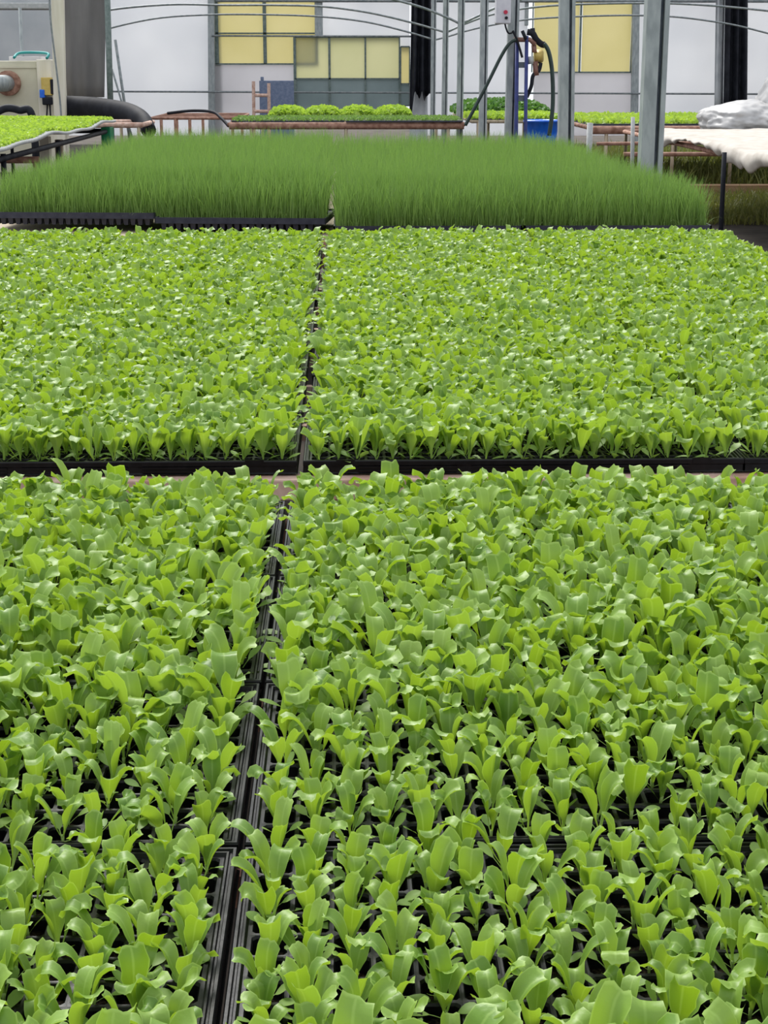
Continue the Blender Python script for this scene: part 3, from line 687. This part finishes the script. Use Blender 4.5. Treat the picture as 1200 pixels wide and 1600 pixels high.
o = MB().box((P(86,235,18.0).x,18.0,0),(P(97,235,18.0).x,18.1,ZT-0.09)).build('timber_post', M['wood'],bevel=0.005); tag(o,'grey wooden post under the left lime bench','post')
o = MB().box((P(158,215,20.6).x,20.6,0),(P(172,197,20.6).x,20.9,P(172,199,20.6).z)).build('green_container', M['green'],bevel=0.01); tag(o,'dark green container standing under the corner of the lime bench','container')
bench('low_bench', 'short rusty bench with wooden legs under the black duct', -3.3, -2.62, 21.3, 22.6, 0.79, pr=0.035, m=M['rustlight'], legs=(-3.05,-2.66), legm=M['wood'])
bench('low_bench', 'rusty empty bench standing right of the black duct', -2.75, -1.50, 23.4, 25.6, 0.80, pr=0.02, m=M['rust'], rows=[23.6,23.8,24.0,24.2,24.5,24.8,25.1,25.4], legs=(-2.6,-2.4,-2.2,-1.6), legm=M['rust'])
o = MB().tube(spline([P(262,177,23.0),P(300,173,22.8),P(332,175,22.6),P(345,184,22.4),P(357,197,22.2)]),0.02,8).build('black_hose', M['black'],smooth=True); tag(o,'thin black hose arching beyond the empty rusty bench','hose')
# black duct
dp_ = spline([P(88,166,24.3),P(130,167,23.9),P(165,170,23.4),P(200,176,22.9),P(222,187,22.5),P(233,205,22.2)],8)
o = MB().tube(dp_, [0.15*(1-0.35*(i/(len(dp_)-1))**2) for i in range(len(dp_))], 20).build('air_duct', M['black'], smooth=True); tag(o, 'fat black plastic air duct drooping from the heater', 'duct')
# heater
D0 = 24.0
t = empty('heater', (P(40,185,D0).x, D0, 0)); tag(t, 'beige box heater with grey flue at the left edge', 'heater'); T = t.location
def rel(mb): mb.v = [(v[0]-T.x, v[1]-T.y, v[2]-T.z) for v in mb.v]; return mb
a = P(-60,95,D0); b = P(57,95,D0)
rel(MB().box((a.x,D0,0.0),(b.x,D0+1.2,a.z))).build('body', M['beige'], t, bevel=0.01)
rel(MB().box((a.x,D0-0.02,a.z-0.10),(b.x,D0,a.z-0.07))).build('seam_strip', M['beige'], t)
rel(MB().box((b.x,D0-0.03,0.0),(P(80,95,D0).x,D0+1.2,P(80,93,D0).z))).build('side_panel', M['cream'], t, bevel=0.01)
q = P(14,130,D0)
rel(MB().tube([(q.x,D0,q.z),(q.x,D0-0.1,q.z)],0.175,20)).build('flue_collar', M['rust'], t, smooth=False)
rel(MB().tube([(q.x,D0-0.02,q.z),(q.x-0.05,D0-0.35,q.z+0.0),(q.x-0.5,D0-0.6,q.z),(q.x-1.2,D0-0.6,q.z)],0.115,16)).build('flue_pipe', M['galv'], t, smooth=True)
o = MB().tube(spline([P(22,90,23.9),P(30,83,24.1),P(55,82,24.2),P(75,84,24.0),P(73,91,23.9)]),0.02,8).build('teal_hose', M['teal'],smooth=True); tag(o,'teal hose coiled on top of the heater','hose')
o = pxbox(MB(), 14,88,62,95,D0+0.1,0.5).build('white_board', M['whitewall'],bevel=0.01); tag(o,'white board lying on top of the heater','board')
t = empty('socket_box', P(72,148,D0-0.1)); tag(t, 'ochre electrical socket box on the heater side', 'electrical box'); T = t.location
rel(pxbox(MB(),65,121,80,149,D0-0.16,0.12)).build('casing', M['ochre'], t, bevel=0.01)
rel(pxbox(MB(),79,124,84,147,D0-0.17,0.14)).build('cover', M['black'], t, bevel=0.01)
rel(pxbox(MB(),62,140,69,153,D0-0.18,0.14)).build('blue_socket', M['tub'], t, bevel=0.01)
rel(pxbox(MB(),66,152,80,164,D0-0.18,0.14)).build('plug', M['black'], t, bevel=0.015)
rel(MB().tube([P(74,164,D0-0.1),P(73,182,D0-0.1)],0.012,6).tube([P(78,164,D0-0.1),P(79,182,D0-0.1)],0.012,6)).build('cable', M['black'], t)
# beige leaning post + cable
a1 = P(78,-60,23.3); a2 = P(97,-60,23.3); b1 = P(82,185,23.3); b2 = P(99,185,23.3)
dz = b1.z
vs = [(b1.x,23.3,0),(b2.x,23.3,0),(b2.x,23.45,0),(b1.x,23.45,0),(a1.x,23.3,a1.z),(a2.x,23.3,a1.z),(a2.x,23.45,a1.z),(a1.x,23.45,a1.z)]
o = MB().add(vs,[(0,3,2,1),(4,5,6,7),(0,1,5,4),(1,2,6,5),(2,3,7,6),(3,0,4,7)]).build('timber_post', M['cream'],bevel=0.008); tag(o,'tall cream timber post beside the heater','post')
o = MB().tube(spline([P(76,-30,23.2),P(79,30,23.2),P(86,90,23.2),P(93,150,23.2),P(96,188,23.2)]),0.014,6).build('cable', M['hoop'],smooth=True); tag(o,'grey cable hanging down the tall cream post','cable')
o = MB().tube([Vector((P(171,158,25.0).x,25.0,0)),P(166,-60,25.0)],0.045,10).build('green_post', M['frame'],smooth=True); tag(o,'dark green post at the edge of the shade net','post')
rail(180,62,195,165,25.6,0.022,'long grey pole leaning against the end wall','leaning_pole',M['hoop'],'pole')
rail(175,108,191,162,25.4,0.015,'short thin pole leaning beside the green post','leaning_pole',M['hoop'],'pole')
rail(31,12,35,92,26.0,0.025,'grey pole rising behind the heater','upright_pole',M['galv'],'pole')
o = pxbox(MB(), -60,4,76,14,28.5,0.6).build('roof_gutter', M['foam'],bevel=0.02); tag(o,'stained pale gutter above the heater','gutter')
o = MB().tube(spline([P(-10,178,21.9),P(10,169,21.9),P(30,172,21.9),P(50,181,21.9),Vector((P(54,200,21.9).x,21.9,0.02))]),0.05,10).build('black_hose', M['black'],smooth=True); tag(o,'dark bent hose in front of the heater','hose')
# cart / ladder and slate crate
o = pxbox(MB(), 407,126,459,232,31.0,0.06); pxbox(o,407,120,412,126,31.0,0.06); o = o.build('slate_board', M['crate'],bevel=0.01); tag(o,'slate blue board leaning left of the panelled door','board')
t = empty('step_ladder', Vector((P(408,180,30.2).x,30.2,0))); tag(t,'pinkish wooden trestle left of the slate board','trestle'); T=t.location
for xa_, yt_ in ((396,127),(420,130)): rel(MB().tube([P(xa_,yt_,30.2),Vector((P(xa_,180,30.2).x,30.2,0))],0.03,8)).build('upright', M['rustlight'], t)
for yy in (149,174): rel(MB().tube([P(396,yy,30.2),P(420,yy,30.2)],0.03,8)).build('rung', M['rustlight'], t)

# ------------------------------------------------------------------ irrigation head at post C
DC = PY['C']-0.12
t = empty('switch_box', P(790,37,DC)); tag(t,'grey switch box with red and black buttons on the post','switch box'); T=t.location
rel(pxbox(MB(),775,-22,799,37,DC-0.12,0.16)).build('casing', M['boxgrey'], t, bevel=0.01)
q = P(790,19,DC-0.12); rel(MB().tube([(q.x,q.y+.02,q.z),(q.x,q.y-.02,q.z)],0.018,14)).build('red_button', M['red'], t)
q = P(791,28,DC-0.12); rel(MB().tube([(q.x,q.y+.02,q.z),(q.x,q.y-.02,q.z)],0.014,14)).build('black_button', M['black'], t)
rel(MB().tube(spline([P(789,37,DC-.05),P(791,45,DC-.05),P(795,52,DC-.03),P(803,50,DC)]),0.008,6)).build('cable', M['black'], t)
t = empty('irrigation_pipes', Vector((P(815,200,DC).x,DC,0))); tag(t,'pair of dark blue irrigation pipes with valves and brass meter','irrigation pipes'); T=t.location
rel(MB().tube([Vector((P(808,200,DC).x,DC,0)),P(808,60,DC)],0.019,12)).build('blue_pipe', M['blue'], t, smooth=True)
rel(MB().tube([Vector((P(822,200,DC).x,DC-.03,0)),P(823,56,DC-.03)],0.017,12)).build('blue_pipe', M['blue'], t, smooth=True)
rel(MB().tube(spline([P(801,48,DC-.06),P(806,58,DC-.06),P(812,76,DC-.06),P(816,90,DC-.06)]),0.011,8)).build('valve_handle', M['black'], t, smooth=True)
rel(MB().tube([P(816,48,DC-.07),P(822,62,DC-.07)],0.016,8)).build('valve_handle', M['black'], t, smooth=True)
rel(MB().tube([P(803,62,DC-.02),P(828,62,DC-.02),P(836,70,DC-.02)],0.022,10)).build('valve_body', M['brown'], t, smooth=True)
rel(MB().tube(spline([P(824,50,DC),P(832,52,DC),P(838,62,DC),P(846,69,DC),P(851,70,DC)]),0.03,10)).build('elbow', M['black'], t, smooth=True)
rel(MB().tube([P(832,44,DC),P(833,54,DC)],0.022,8)).build('air_valve', M['black'], t, smooth=True)
rel(MB().tube([P(834,70,DC),P(835,82,DC)],0.024,10).tube([P(836,96,DC),P(838,118,DC)],0.026,10)).build('meter', M['brown'], t, smooth=True)
rel(MB().tube([P(842,82,DC-.01),P(842,94,DC+.05)],0.045,14)).build('filter', M['ochre'], t, smooth=True)
rel(MB().tube([P(829,88,DC),P(830,100,DC)],0.028,14)).build('coupling', M['foam'], t, smooth=True)
rel(MB().tube(spline([P(845,98,DC),P(842,110,DC),P(833,118,DC),P(830,135,DC),P(823,152,DC)]),0.018,8)).build('black_tube', M['black'], t, smooth=True)
for yy in (102,154): rel(pxbox(MB(),809,yy-5,822,yy+4,DC-.01,0.03)).build('bracket', M['galvdark'], t)
o = MB().tube(spline([P(806,62,DC-.1),P(796,68,DC-.1),P(783,88,DC-.1),P(762,130,DC-.1),P(742,168,DC-.1),P(727,196,DC-.1)]),0.016,10).build('garden_hose', M['hose'],smooth=True); tag(o,'dark green hose slanting down to the left from the irrigation valves','hose','hoses from the irrigation valves')
o = MB().tube(spline([P(850,68,DC-.04),P(857,80,DC-.04),P(862,105,DC-.04),P(864,140,DC-.04),P(863,175,DC-.04),P(858,212,DC-.04)]),0.02,10).build('garden_hose', M['hose'],smooth=True); tag(o,'dark green hose hanging in a bow right of the blue pipes','hose','hoses from the irrigation valves')
# tub
qc = P(845,210,15.9); bm = MB(); n_=28; prof=[(0.13,0.36),(0.155,0.47),(0.165,0.60),(0.175,0.60),(0.168,0.62),(0.155,0.60),(0.145,0.47),(0.12,0.38)]
zt = P(845,187,15.9).z
for (r_, z_) in prof:
    for k in range(n_): bm.v.append((qc.x+r_*math.cos(2*math.pi*k/n_), 15.9+r_*math.sin(2*math.pi*k/n_), zt+(z_-0.62)))
for i in range(len(prof)-1):
    for k in range(n_): bm.f.append((i*n_+k, i*n_+(k+1)%n_, (i+1)*n_+(k+1)%n_, (i+1)*n_+k))
bm.f.append(tuple(range(n_))[::-1]); bm.f.append(tuple((len(prof)-1)*n_+k for k in range(n_)))
o = bm.build('plastic_tub', M['tub'], smooth=True); tag(o,'bright blue plastic tub standing behind the leeks','tub')
o = MB().cbox((qc.x,15.9,(zt-0.26)/2),(0.34,0.34,zt-0.26)).build('tub_stand', M['wood'], bevel=0.01); tag(o,'wooden block stand under the blue tub','stand')
